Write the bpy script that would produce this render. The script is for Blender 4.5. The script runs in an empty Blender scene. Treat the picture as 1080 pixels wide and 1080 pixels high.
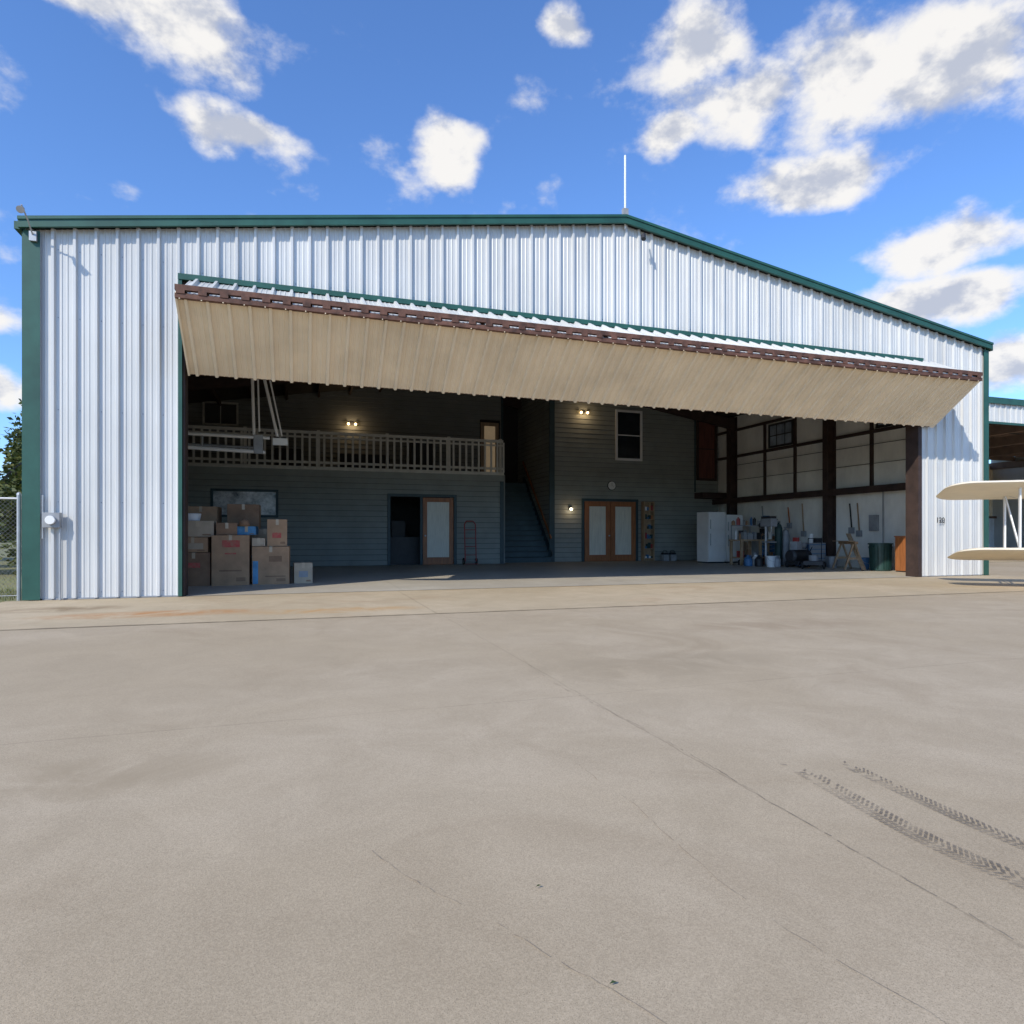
import bpy, math, random
from mathutils import Vector, Matrix
random.seed(7)
scene = bpy.context.scene
R = math.radians
COL = scene.collection

# ---------------------------------------------------------------- materials
def new_mat(name):
    m = bpy.data.materials.new(name); m.use_nodes = True
    nt = m.node_tree; b = nt.nodes["Principled BSDF"]
    return m, nt, b
def N(nt, t, **kw):
    n = nt.nodes.new(t)
    for k, v in kw.items():
        setattr(n, k, v)
    return n
def pmat(name, c, rough=.6, metal=0.0, var=.12, scale=2.5, bump=0.0, bscale=60, stretch=(1,1,1), c2=None, emit=None, spec=.5, detail=3):
    m, nt, b = new_mat(name)
    L = nt.links
    tc = N(nt, "ShaderNodeTexCoord")
    mp = N(nt, "ShaderNodeMapping"); mp.inputs["Scale"].default_value = stretch
    L.new(tc.outputs["Object"], mp.inputs["Vector"])
    no = N(nt, "ShaderNodeTexNoise"); no.inputs["Scale"].default_value = scale; no.inputs["Detail"].default_value = detail
    no.inputs["Roughness"].default_value = .65
    L.new(mp.outputs[0], no.inputs["Vector"])
    cr = N(nt, "ShaderNodeValToRGB")
    a = c2 if c2 else tuple(max(0, x*(1-var*1.6)) for x in c)
    bb = tuple(min(1, x*(1+var)) for x in c)
    cr.color_ramp.elements[0].position = .3; cr.color_ramp.elements[1].position = .68
    cr.color_ramp.elements[0].color = (*a, 1); cr.color_ramp.elements[1].color = (*bb, 1)
    L.new(no.outputs["Fac"], cr.inputs[0]); L.new(cr.outputs[0], b.inputs["Base Color"])
    b.inputs["Roughness"].default_value = rough; b.inputs["Metallic"].default_value = metal
    b.inputs["Specular IOR Level"].default_value = spec
    if bump:
        n2 = N(nt, "ShaderNodeTexNoise"); n2.inputs["Scale"].default_value = bscale; n2.inputs["Detail"].default_value = 2
        L.new(mp.outputs[0], n2.inputs["Vector"])
        bp = N(nt, "ShaderNodeBump"); bp.inputs["Strength"].default_value = bump; bp.inputs["Distance"].default_value = .02
        L.new(n2.outputs["Fac"], bp.inputs["Height"]); L.new(bp.outputs[0], b.inputs["Normal"])
    if emit:
        b.inputs["Emission Color"].default_value = (*emit[:3], 1); b.inputs["Emission Strength"].default_value = emit[3]
    return m

M_metal = pmat("galvalume_siding", (.60,.60,.58), .40, .12, .08, .8, .06, 3, (1,1,.35))
M_white_panel = pmat("white_panel", (.66,.67,.68), .5, 0, .08, 1.0)
M_cream = pmat("cream_door_panel", (.80,.67,.49), .5, 0, .07, 1.2)
M_green = pmat("green_trim", (.02,.085,.062), .45, 0, .15, 2)
M_rust = pmat("rusty_brown_steel", (.12,.055,.036), .75, 0, .4, 5)
M_steel = pmat("red_oxide_frame", (.045,.026,.020), .7, 0, .25, 3)
M_insul = pmat("white_insulation", (.80,.78,.71), .55, 0, .10, 1.4, .6, 5, (1,1,.5))
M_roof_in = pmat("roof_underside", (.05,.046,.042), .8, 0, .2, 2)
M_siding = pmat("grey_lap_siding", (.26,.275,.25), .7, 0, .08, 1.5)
M_gap_shade = pmat("siding_gap_painted_shade", (.10,.105,.10), .8, 0, .08, 1.5)  # dark tone paints the shade under each board edge
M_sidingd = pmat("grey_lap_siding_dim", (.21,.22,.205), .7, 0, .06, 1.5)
M_teal = pmat("dark_teal_trim", (.024,.055,.066), .5, 0, .12, 3)
M_stair = pmat("blue_stair_paint", (.045,.085,.10), .6, 0, .15, 3)
M_rail = pmat("railing_paint", (.55,.54,.48), .6, 0, .08, 3)
M_wood = pmat("orange_wood", (.33,.12,.04), .45, 0, .2, 3, 0, 60, (6,6,.6))
M_wood2 = pmat("pale_wood", (.36,.25,.15), .6, 0, .2, 3, 0, 60, (6,6,.6))
M_curtain = pmat("curtained_glass", (.66,.64,.54), .35, 0, .12, 7, 0, 20, (8,8,.3))
M_glassd = pmat("dark_glass", (.02,.025,.03), .12, 0, .2, 2)
M_black = pmat("black_paint", (.02,.02,.022), .55, 0, .2, 4)
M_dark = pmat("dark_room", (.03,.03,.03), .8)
M_white = pmat("white_enamel", (.74,.74,.72), .35, 0, .04, 2)
M_whitetrim = pmat("white_trim", (.75,.75,.73), .5, 0, .04, 2)
M_card = pmat("cardboard", (.44,.26,.14), .85, 0, .12, 3)
M_card2 = pmat("cardboard_dark", (.29,.165,.09), .85, 0, .15, 3)
M_card3 = pmat("cardboard_pale", (.48,.37,.25), .85, 0, .1, 3)
M_tape = pmat("packing_tape", (.52,.40,.26), .3, 0, .05, 3)
M_red = pmat("red_paint", (.32,.035,.03), .45, 0, .12, 4)
M_redlab = pmat("red_print", (.44,.06,.05), .8, 0, .25, 14, c2=(.43,.18,.11))
M_blue = pmat("blue_plastic", (.05,.15,.30), .45, 0, .15, 4)
M_bluelab = pmat("blue_print", (.10,.28,.45), .7, 0, .15, 6)
M_grey = pmat("grey_paint", (.28,.29,.30), .5, 0, .12, 4)
M_greend = pmat("dark_green_plastic", (.015,.05,.045), .5, 0, .15, 4)
M_galv = pmat("galvanised_wire", (.42,.43,.44), .45, .6, .1, 6)
M_wire = pmat("weathered_wire", (.20,.20,.20), .6, .3, .1, 6)
M_fabric = pmat("wing_fabric_cream", (.76,.67,.51), .5, 0, .05, 2)
M_fuse = pmat("fuselage_paint", (.70,.62,.45), .4, 0, .05, 2)
M_rubber = pmat("rubber", (.02,.02,.02), .85)
M_bark = pmat("bark", (.11,.08,.055), .9, 0, .3, 8, .6, 30, (3,3,.6))
M_redcur = pmat("red_curtain", (.14,.05,.035), .7, 0, .3, 4, 0, 20, (6,6,.3))
M_orange = pmat("orange_plastic", (.45,.15,.04), .5)
M_bulb = pmat("warm_bulb", (1,.8,.5), .5, emit=(1,.62,.25,10))
M_bulbw = pmat("white_bulb", (1,.9,.8), .5, emit=(1,.85,.6,9))

def leaf_mat(name, c1, c2):
    m, nt, b = new_mat(name); L = nt.links
    g = N(nt, "ShaderNodeNewGeometry")
    cr = N(nt, "ShaderNodeValToRGB")
    cr.color_ramp.elements[0].color = (*c1,1); cr.color_ramp.elements[1].color = (*c2,1)
    L.new(g.outputs["Random Per Island"], cr.inputs[0]); L.new(cr.outputs[0], b.inputs["Base Color"])
    b.inputs["Roughness"].default_value = .6
    tr = N(nt, "ShaderNodeBsdfTranslucent"); L.new(cr.outputs[0], tr.inputs[0])
    mx = N(nt, "ShaderNodeMixShader"); mx.inputs[0].default_value = .25
    out = nt.nodes["Material Output"]
    L.new(b.outputs[0], mx.inputs[1]); L.new(tr.outputs[0], mx.inputs[2]); L.new(mx.outputs[0], out.inputs["Surface"])
    return m
M_leaf = leaf_mat("leaves", (.03,.06,.012), (.13,.14,.03))
M_leafd = leaf_mat("distant_leaves", (.025,.05,.015), (.08,.11,.03))
M_grassb = leaf_mat("grass_blades", (.07,.11,.025), (.24,.22,.08))

def concrete(name, ca, cb, stain, stain_amt, joints=None, rough=.85, grain=.15, spots=()):
    m, nt, b = new_mat(name); L = nt.links
    tc = N(nt, "ShaderNodeTexCoord"); P = tc.outputs["Object"]
    def noise(s, d=3, r=.6, vec=P, dist=0):
        n = N(nt, "ShaderNodeTexNoise"); n.inputs["Scale"].default_value = s; n.inputs["Detail"].default_value = d
        n.inputs["Roughness"].default_value = r; n.inputs["Distortion"].default_value = dist
        L.new(vec, n.inputs["Vector"]); return n.outputs["Fac"]
    def math_(op, a, bb=None, c=None, clamp=False):
        n = N(nt, "ShaderNodeMath", operation=op, use_clamp=clamp)
        for i, v in enumerate((a, bb, c)):
            if v is None: continue
            if isinstance(v, (int, float)): n.inputs[i].default_value = v
            else: L.new(v, n.inputs[i])
        return n.outputs[0]
    def mix(f, a, bb, bt='MIX'):
        n = N(nt, "ShaderNodeMix", data_type='RGBA', blend_type=bt)
        if isinstance(f, (int, float)): n.inputs[0].default_value = f
        else: L.new(f, n.inputs[0])
        for i, v in ((6, a), (7, bb)):
            if isinstance(v, tuple): n.inputs[i].default_value = (*v, 1)
            else: L.new(v, n.inputs[i])
        return n.outputs[2]
    def ramp(v, lo, hi):
        n = N(nt, "ShaderNodeMapRange", interpolation_type='SMOOTHSTEP')
        n.inputs[1].default_value = lo; n.inputs[2].default_value = hi; L.new(v, n.inputs[0]); return n.outputs[0]
    big = ramp(noise(.28, 4, .6, dist=.4), .35, .65)
    col = mix(big, ca, cb)
    medn = noise(1.7, 6, .7, dist=.8)
    med = ramp(medn, .3, .7)
    col = mix(math_('MULTIPLY', med, .6), col, tuple(x*.84 for x in ca))
    st = ramp(noise(.55, 6, .65, dist=1.2), .52, .74)
    col = mix(math_('MULTIPLY', st, stain_amt), col, stain)
    g1n = noise(150, 2, .75)
    g1 = ramp(g1n, .3, .7)
    col = mix(grain, col, mix(g1, tuple(x*.4 for x in ca), tuple(min(1, x*1.55) for x in cb)))
    col = mix(ramp(noise(420, 1, .6), .57, .68), col, tuple(x*.60 for x in ca))
    sx = N(nt, "ShaderNodeSeparateXYZ"); L.new(P, sx.inputs[0])
    for (px,py,rx,ry,sc) in spots:
        dx = math_('MULTIPLY', math_('SUBTRACT', sx.outputs[0], px), 1/rx); dy = math_('MULTIPLY', math_('SUBTRACT', sx.outputs[1], py), 1/ry)
        rr_ = math_('ADD', math_('MULTIPLY', dx, dx), math_('MULTIPLY', dy, dy))
        f = math_('MULTIPLY', math_('SUBTRACT', 1.0, rr_, clamp=True), ramp(medn, .3, .65))
        col = mix(f, col, sc)
    if joints:
        wob = math_('MULTIPLY', math_('SUBTRACT', noise(3.0, 4, .7), .5), .05)
        jj = None
        for axis, val, w, amt in joints:
            d = math_('ABSOLUTE', math_('ADD', math_('SUBTRACT', sx.outputs[axis], val), wob))
            l = N(nt, "ShaderNodeMapRange"); l.inputs[1].default_value = w; l.inputs[2].default_value = w*2.4
            l.inputs[3].default_value = amt; l.inputs[4].default_value = 0; L.new(d, l.inputs[0])
            l2 = l.outputs[0]
            jj = l2 if jj is None else math_('MAXIMUM', jj, l2)
        jm = math_('MULTIPLY', jj, ramp(medn, .2, .6))
        col = mix(jm, col, tuple(x*.42 for x in ca))
    L.new(col, b.inputs["Base Color"]); b.inputs["Roughness"].default_value = rough
    b.inputs["Specular IOR Level"].default_value = .25
    bp = N(nt, "ShaderNodeBump"); bp.inputs["Strength"].default_value = .3; bp.inputs["Distance"].default_value = .003
    L.new(g1n, bp.inputs["Height"]); L.new(bp.outputs[0], b.inputs["Normal"])
    return m
M_conc = concrete("apron_concrete", (.42,.33,.215), (.485,.39,.27), (.30,.225,.14), .5,
    joints=[(0,5.93,.003,.35),(1,-8.35,.003,.35),(0,10.6,.004,.25),(0,15.2,.004,.25),(1,-12.9,.004,.5)],
    spots=[(7.0,-7.6,1.2,.5,(.33,.26,.17)),(3.2,-9.0,.8,.3,(.34,.265,.17)),(9.5,-6.0,1.6,.5,(.34,.26,.17))])
M_conc2 = concrete("strip_concrete", (.45,.355,.225), (.55,.44,.295), (.36,.22,.12), .4,
    joints=[(1,-3.72,.02,.8),(1,-.03,.012,.8),(0,10.6,.005,.6),(0,5.9,.005,.5),(0,15.2,.005,.5)],
    spots=[(2.3,-2.6,1.6,.45,(.44,.21,.07)),(4.6,-2.9,1.4,.4,(.48,.28,.11)),(1.0,-1.6,.9,.5,(.25,.18,.10))])
M_floor = concrete("hangar_floor_concrete", (.44,.39,.31), (.54,.49,.40), (.30,.25,.20), .4, rough=.55,
    joints=[(0,6,.004,.5),(0,11,.004,.5),(0,16,.004,.5),(1,4,.004,.5)])
M_grass = pmat("grass_ground", (.14,.15,.05), .95, 0, .3, 1.2, c2=(.20,.17,.09), detail=6)

# ---------------------------------------------------------------- mesh builder
class B:
    def __init__(s): s.v = []; s.f = []; s.m = []; s.mats = []
    def mi(s, mat):
        if mat not in s.mats: s.mats.append(mat)
        return s.mats.index(mat)
    def poly(s, pts, mat):
        n = len(s.v); s.v += [tuple(p) for p in pts]; s.f.append(tuple(range(n, n+len(pts)))); s.m.append(s.mi(mat))
    def hexa(s, p, mat):
        n = len(s.v); s.v += [tuple(q) for q in p]
        for f in ((3,2,1,0),(4,5,6,7),(0,1,5,4),(1,2,6,5),(2,3,7,6),(3,0,4,7)):
            s.f.append(tuple(n+i for i in f)); s.m.append(s.mi(mat))
    def box(s, x0,x1,y0,y1,z0,z1, mat):
        s.hexa([(x0,y0,z0),(x1,y0,z0),(x1,y1,z0),(x0,y1,z0),(x0,y0,z1),(x1,y0,z1),(x1,y1,z1),(x0,y1,z1)], mat)
    def beam(s, a, b, w, h, mat):
        a = Vector(a); b = Vector(b); d = (b-a).normalized()
        up = Vector((0,0,1)) if abs(d.z) < .95 else Vector((0,1,0))
        r = d.cross(up).normalized()*w/2; u = r.cross(d).normalized()*h/2
        s.hexa([a-r-u,a+r-u,b+r-u,b-r-u,a-r+u,a+r+u,b+r+u,b-r+u], mat)
    def cyl(s, a, b, r0, mat, r1=None, n=14, cap=True):
        if r1 is None: r1 = r0
        a = Vector(a); b = Vector(b); d = (b-a).normalized()
        up = Vector((0,0,1)) if abs(d.z) < .95 else Vector((1,0,0))
        u = d.cross(up).normalized(); w = d.cross(u).normalized()
        k = len(s.v); mi = s.mi(mat)
        for c, r in ((a,r0),(b,r1)):
            for i in range(n):
                t = 2*math.pi*i/n
                s.v.append(tuple(c + u*math.cos(t)*r + w*math.sin(t)*r))
        for i in range(n):
            j = (i+1) % n
            s.f.append((k+i,k+j,k+n+j,k+n+i)); s.m.append(mi)
        if cap:
            s.f.append(tuple(k+n-1-i for i in range(n))); s.m.append(mi)
            s.f.append(tuple(k+n+i for i in range(n))); s.m.append(mi)
    def tube(s, pts, r, mat, n=8):
        for a, b in zip(pts[:-1], pts[1:]): s.cyl(a, b, r, mat, n=n)
    def lathe(s, c, prof, mat, n=20):
        k = len(s.v); mi = s.mi(mat); c = Vector(c)
        for r, z in prof:
            for i in range(n):
                t = 2*math.pi*i/n; s.v.append((c.x+r*math.cos(t), c.y+r*math.sin(t), c.z+z))
        for j in range(len(prof)-1):
            for i in range(n):
                i2 = (i+1) % n
                s.f.append((k+j*n+i,k+j*n+i2,k+(j+1)*n+i2,k+(j+1)*n+i)); s.m.append(mi)
        s.f.append(tuple(k+n-1-i for i in range(n))); s.m.append(mi)
        q = k+(len(prof)-1)*n
        s.f.append(tuple(q+i for i in range(n))); s.m.append(mi)
    def torus(s, c, axis, R0, r, mat, n=20, k=8):
        c = Vector(c); ax = Vector(axis).normalized()
        u = ax.orthogonal().normalized(); w = ax.cross(u)
        base = len(s.v); mi = s.mi(mat)
        for i in range(n):
            t = 2*math.pi*i/n; d = u*math.cos(t)+w*math.sin(t)
            for j in range(k):
                p = 2*math.pi*j/k
                s.v.append(tuple(c + d*(R0+r*math.cos(p)) + ax*r*math.sin(p)))
        for i in range(n):
            for j in range(k):
                s.f.append((base+i*k+j, base+((i+1)%n)*k+j, base+((i+1)%n)*k+(j+1)%k, base+i*k+(j+1)%k)); s.m.append(mi)
    def make(s, name, parent=None, bevel=0, loc=None, rot=0, smooth=False):
        me = bpy.data.meshes.new(name); me.from_pydata(s.v, [], s.f)
        for m in s.mats: me.materials.append(m)
        me.polygons.foreach_set("material_index", s.m)
        if smooth: me.polygons.foreach_set("use_smooth", [True]*len(s.f))
        me.update()
        o = bpy.data.objects.new(name, me); COL.objects.link(o)
        if bevel:
            md = o.modifiers.new("bevel", "BEVEL"); md.width = bevel; md.segments = 2; md.limit_method = 'ANGLE'
        if parent: o.parent = parent
        if loc: o.location = loc
        o.rotation_euler[2] = rot
        return o
def empty(name, loc=(0,0,0), rot=0):
    e = bpy.data.objects.new(name, None); COL.objects.link(e); e.location = loc; e.rotation_euler[2] = rot
    e.empty_display_size = .3
    return e

PROF = [(0,0),(.018,.050),(.058,.050),(.076,0),(.135,0),(.145,.008),(.160,.008),(.170,0),(.215,0),(.225,.008),(.240,.008),(.250,0)]
def profile(s0, s1, pitch=.305, extra=(), start=0.0):
    pts = []
    k = math.floor((s0-start)/pitch)-1
    sc = pitch/.305
    while start + k*pitch < s1+pitch:
        for a, h in PROF: pts.append((start+k*pitch+a*sc, h))
        k += 1
    def hat(x):
        for (a,h),(b_,g) in zip(pts[:-1], pts[1:]):
            if a <= x <= b_: return h+(g-h)*(x-a)/(b_-a+1e-9)
        return 0
    out = [(x,h) for x,h in pts if s0 < x < s1]
    for e in (s0, s1, *extra): out.append((e, hat(e)))
    return sorted(out)
def corrugated(name, s0, s1, fn, zb, zt, mat, parent, pitch=.305, extra=(), segs=1):
    pr = profile(s0, s1, pitch, extra)
    b = B(); mi = b.mi(mat); cols = []
    for s, h in pr:
        col = []
        for i in range(segs+1):
            t = i/segs; w = zb(s)*(1-t)+zt(s)*t
            b.v.append(tuple(fn(s, h, w))); col.append(len(b.v)-1)
        cols.append(col)
    for c0, c1 in zip(cols[:-1], cols[1:]):
        for i in range(segs):
            b.f.append((c0[i], c1[i], c1[i+1], c0[i+1])); b.m.append(mi)
    return b.make(name, parent)

# ================================================================= HANGAR
W = 21.3; MID = W/2; EAVE = 6.06; PEAK = 7.74; DEPTH = 19.0
def zr(x): return EAVE + (PEAK-EAVE)*(1-abs(x-MID)/MID)
OX0, OX1, OZ = 2.2, 19.0, 5.45
hangar = empty("aircraft_hangar")
front = lambda s,h,w: (s, -h, w)
corrugated("front_wall_left", .0, OX0, front, lambda s: .03, lambda s: zr(s)-.1, M_metal, hangar)
corrugated("front_wall_right", OX1, W, front, lambda s: .03, lambda s: zr(s)-.1, M_metal, hangar)
corrugated("front_wall_gable", OX0, OX1, front, lambda s: OZ+.05, lambda s: zr(s)-.1, M_metal, hangar, extra=(MID,))
corrugated("side_wall_left", 0, DEPTH, lambda s,h,w: (-h, s, w), lambda s: .03, lambda s: EAVE-.02, M_metal, hangar)
corrugated("side_wall_right", 0, DEPTH, lambda s,h,w: (W+h, s, w), lambda s: .03, lambda s: EAVE-.02, M_metal, hangar)
corrugated("back_wall", 0, W, lambda s,h,w: (s, DEPTH+h, w), lambda s: .03, lambda s: zr(s)-.1, M_metal, hangar, extra=(MID,))
b = B()
for xa, xb in ((-.05, MID), (MID, W+.05)):
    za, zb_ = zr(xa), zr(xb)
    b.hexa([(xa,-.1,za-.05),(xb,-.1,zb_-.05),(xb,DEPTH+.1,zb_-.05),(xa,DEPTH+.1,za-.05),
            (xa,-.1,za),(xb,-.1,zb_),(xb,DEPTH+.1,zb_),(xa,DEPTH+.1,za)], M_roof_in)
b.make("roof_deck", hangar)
for nm, xa in (("roof_sheet_left", 0), ("roof_sheet_right", 1)):
    fn = lambda s,h,w: (w, s, zr(w)+.004+h*.5)
    if xa == 0: lo, hi = (lambda s: -.06), (lambda s: MID)
    else: lo, hi = (lambda s: MID), (lambda s: W+.06)
    corrugated(nm, -.1, DEPTH+.1, fn, lo, hi, M_metal, hangar)
b = B()
def rake(y0,y1,t,bt):
    for xa, xb in ((-.09, MID), (MID, W+.07)):
        za, zb_ = zr(xa), zr(xb)
        b.hexa([(xa,y0,za-bt),(xb,y0,zb_-bt),(xb,y1,zb_-bt),(xa,y1,za-bt),(xa,y0,za+t),(xb,y0,zb_+t),(xb,y1,zb_+t),(xa,y1,za+t)], M_green)
rake(-.16,-.105,.05,.12)
rake(-.18,-.161,.05,.0)
b.box(-.05,.18,-.070,-.056,0.02,zr(0)-.125, M_green); b.box(-.070,-.054,-.055,.2,.02,5.9,M_green)
b.box(W-.12,W+.05,-.070,-.056,0.02,zr(0)-.125, M_green)
b.box(W+.054,W+.070,-.055,.2,.02,5.9,M_green)
b.box(-.16,-.075,-.1,DEPTH,EAVE-.14,EAVE-.02,M_green); b.box(W+.075,W+.16,-.1,DEPTH,EAVE-.14,EAVE-.02,M_green)
b.box(OX0-.03,OX1+.05,-.075,.02,OZ-.03,OZ+.07,M_green)
b.box(OX0-.03,OX0+.03,-.06,.05,.02,OZ-.031,M_green)
b.make("green_trim", hangar)
b = B()
b.box(OX1-.1,OX1+.02,-.058,.3,.012,OZ-.04,M_steel)
b.box(OX0+.032,OX0+.07,.0,.3,.012,OZ-.04,M_steel)
b.box(OX0,OX1,.05,.35,OZ-.25,OZ-.031,M_steel)
b.make("door_jamb_frame", hangar)
b = B(); b.box(.2,OX0-.031,-.03,.05,.012,.035,M_grey); b.box(OX1+.02,W-.14,-.03,.05,.012,.035,M_grey); b.make("base_flashing", hangar)
b = B()
b.box(.02,.06,.36,DEPTH-.05,.02,5.98,M_insul)
b.box(W-.06,W-.02,.36,DEPTH-.05,.02,5.98,M_insul)
b.box(.08,OX0-.01,.31,.35,.02,OZ,M_insul); b.box(OX1+.03,W-.08,.31,.35,.02,OZ,M_insul)
b.make("wall_lining", hangar)
# fastener screw rows on the cladding
b = B(); r_ = random.Random(2)
for z in (.12,1.6,3.1,4.6,5.7):
    for x0_,x1_ in ((.25,OX0-.1),(OX1+.15,W-.2)):
        x = math.ceil(x0_/.305)*.305+.105
        while x < x1_:
            b.cyl((x,-.001,z),(x,-.007,z),.008,M_grey,n=6); x += .305
x = 2.545
while x < 18.9:
    b.cyl((x,-.001,OZ+.14),(x,-.007,OZ+.14),.008,M_grey,n=6); x += .305
b.make("cladding_screws", hangar)
b = B()
for y in (.55, 5.0, 10.15, 15.0):
    for x0,x1 in ((.07,.42),(W-.42,W-.07)):
        b.box(x0,x1,y-.02,y+.02,.013,5.95,M_steel)
    for xx in (.08,.42,W-.42,W-.08):
        b.box(xx-.012,xx+.012,y-.11,y+.11,.013,5.95,M_steel)
    for xa,xb in ((.2,MID),(MID,W-.2)):
        b.beam((xa,y,zr(xa)-.35),(xb,y,zr(xb)-.45),.18,.4,M_steel)
for x in (.1,):
    for z in (2.5,4.3): b.box(x-.03,x+.1,.6,DEPTH-.1,z-.09,z+.09,M_steel)
b.box(W-.40,W-.061,.6,12.0,2.46,2.60,M_steel)
b.box(W-.40,W-.37,.6,12.0,2.38,2.459,M_steel)
b.box(W-.15,W-.061,.6,DEPTH-.1,4.27,4.37,M_steel)
b.box(W-.15,W-.061,.6,DEPTH-.1,5.36,5.45,M_steel)
for y in (2.0,3.4,6.7,8.3): b.box(W-.13,W-.062,y,y+.10,2.6,5.4,M_steel)
for i in range(1,9):
    for xx in (i*1.2, W-i*1.2):
        b.box(xx-.04,xx+.04,.4,DEPTH-.1,zr(xx)-.26,zr(xx)-.06,M_steel)
b.make("steel_frame", hangar)
b = B()
for z in (3.3, 3.9): b.tube([(W-.14,.8,z),(W-.14,10,z+.05)],.010,M_black,6)
b.tube([(W-.14,3.0,.1),(W-.14,3.0,2.4)],.015,M_grey,6)
b.box(W-.16,W-.07,3.2,3.5,1.2,1.7,M_grey)
b.make("electrical_conduit", hangar)
def window(name, parent, c, w, h, axis, frame, glass, ft=.07, proud=.05, bars=(1,1)):
    b = B()
    def bx(u0,u1,d0,d1,z0,z1,m):
        if axis == 'y': b.box(c[0]+u0,c[0]+u1,c[1]-d1,c[1]-d0,c[2]+z0,c[2]+z1,m)
        else: b.box(c[0]-d1,c[0]-d0,c[1]+u0,c[1]+u1,c[2]+z0,c[2]+z1,m)
    bx(-w/2+ft,w/2-ft,.0,.015,-h/2+ft,h/2-ft,glass)
    bx(-w/2,w/2,0,proud,h/2-ft,h/2,frame); bx(-w/2,w/2,0,proud,-h/2,-h/2+ft,frame)
    bx(-w/2,-w/2+ft,0,proud,-h/2+ft,h/2-ft,frame); bx(w/2-ft,w/2,0,proud,-h/2+ft,h/2-ft,frame)
    nx, nz = bars
    for i in range(1,nx): bx(-w/2+w*i/nx-.015,-w/2+w*i/nx+.015,.016,proud*.6,-h/2+ft,h/2-ft,frame)
    for i in range(1,nz): bx(-w/2+ft,w/2-ft,.016,proud*.65,-h/2+h*i/nz-.02,-h/2+h*i/nz+.02,frame)
    return b.make(name, parent)
M_panesky = pmat("sky_painted_pane",(.30,.35,.40),.15,0,.3,2)  # sky light through the glass is painted into the pane colour
window("side_window", hangar, (W-.062,7.5,4.85), 1.3, .9, 'x', M_black, M_panesky, bars=(3,2))
window("side_window_2", hangar, (W-.062,2.75,4.85), 1.1, .9, 'x', M_black, M_panesky, bars=(3,2))

def lap(b, x0,x1,z0,z1,y,mat,pitch=.19,axis='y'):
    k = math.floor(z0/pitch)
    while k*pitch < z1-1e-4:
        a = max(z0,k*pitch); c = min(z1,(k+1)*pitch)
        f = lambda z: .030*(1-(z-k*pitch)/pitch)
        g = min(a+.016,c)
        if axis == 'y':
            # recessed gap with the shade painted in dark, then the board face
            b.poly([(x0,y,a),(x1,y,a),(x1,y,g),(x0,y,g)],M_gap_shade)
            b.poly([(x0,y,g),(x1,y,g),(x1,y-f(g),g),(x0,y-f(g),g)],mat)
            if c > g: b.poly([(x0,y-f(g),g),(x1,y-f(g),g),(x1,y-f(c),c),(x0,y-f(c),c)],mat)
        else:
            b.poly([(y,x1,a),(y,x0,a),(y,x0,g),(y,x1,g)],M_gap_shade)
            b.poly([(y,x1,g),(y,x0,g),(y-f(g),x0,g),(y-f(g),x1,g)],mat)
            if c > g: b.poly([(y-f(g),x1,g),(y-f(g),x0,g),(y-f(c),x0,c),(y-f(c),x1,c)],mat)
        k += 1
def wall_open(b,x0,x1,z0,z1,y,mat,ops):
    xs = x0
    for (a,c,d,e) in sorted(ops):
        lap(b,xs,a,z0,z1,y,mat)
        if d > z0: lap(b,a,c,z0,d,y,mat)
        if e < z1: lap(b,a,c,e,z1,y,mat)
        xs = c
    lap(b,xs,x1,z0,z1,y,mat)
YL = 10.4; YR = 11.3; YU = 14.5; FZ = 3.35
b = B()
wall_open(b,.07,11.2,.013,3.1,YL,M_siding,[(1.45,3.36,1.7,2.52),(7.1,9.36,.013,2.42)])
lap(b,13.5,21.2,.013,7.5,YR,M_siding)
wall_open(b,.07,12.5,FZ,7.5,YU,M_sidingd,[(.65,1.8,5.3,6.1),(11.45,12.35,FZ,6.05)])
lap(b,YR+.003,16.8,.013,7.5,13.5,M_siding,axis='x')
b.make("lap_siding_walls", hangar)
b = B()
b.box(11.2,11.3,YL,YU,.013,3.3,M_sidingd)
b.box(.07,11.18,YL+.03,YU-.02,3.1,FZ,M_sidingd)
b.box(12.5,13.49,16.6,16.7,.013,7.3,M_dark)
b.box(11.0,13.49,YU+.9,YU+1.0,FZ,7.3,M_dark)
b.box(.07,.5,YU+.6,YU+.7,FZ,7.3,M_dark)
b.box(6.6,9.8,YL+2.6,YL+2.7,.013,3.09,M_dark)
b.box(13.4,13.62,YR-.045,YR+.0,.013,7.3,M_teal)
b.box(11.1,11.24,YL-.045,YL,.013,3.05,M_teal)
b.box(.07,11.24,YL-.05,YL-.0,3.05,FZ+.02,M_siding)
b.box(.07,11.24,YL-.07,YL-.051,3.27,FZ+.03,M_rail)
b.box(12.4,12.5,YU-.04,YU+.0,FZ,7.3,M_teal)
b.box(20.0,21.2,YR-.6,YR-.04,2.62,2.86,M_steel)
b.box(20.0,20.06,YR-.05,YR-.034,2.9,7.0,M_teal)
b.make("house_trim_and_floor", hangar)
b = B()
n = 16; rise = FZ/n; run = 3.2/n
for i in range(n):
    y = YR-.1+i*run
    b.box(11.31,13.44,y,YU,.013+i*rise,(i+1)*rise-.03,M_stair)
    b.box(11.31,13.44,y-.03,y+run,(i+1)*rise-.029,(i+1)*rise,M_teal)
b.beam((13.42,YR-.15,.95),(13.42,YU,FZ+.95),.05,.08,M_wood)
b.beam((13.45,YR-.15,.25),(13.45,YU,FZ+.25),.015,.26,M_teal)
b.box(11.31,13.44,YU,16.6,FZ-.2,FZ,M_stair)
b.make("staircase", hangar)
b = B()
b.box(.07,11.22,YL-.04,YL+.06,4.48,4.57,M_rail); b.box(.07,11.22,YL-.01,YL+.03,3.48,3.56,M_rail)
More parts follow.
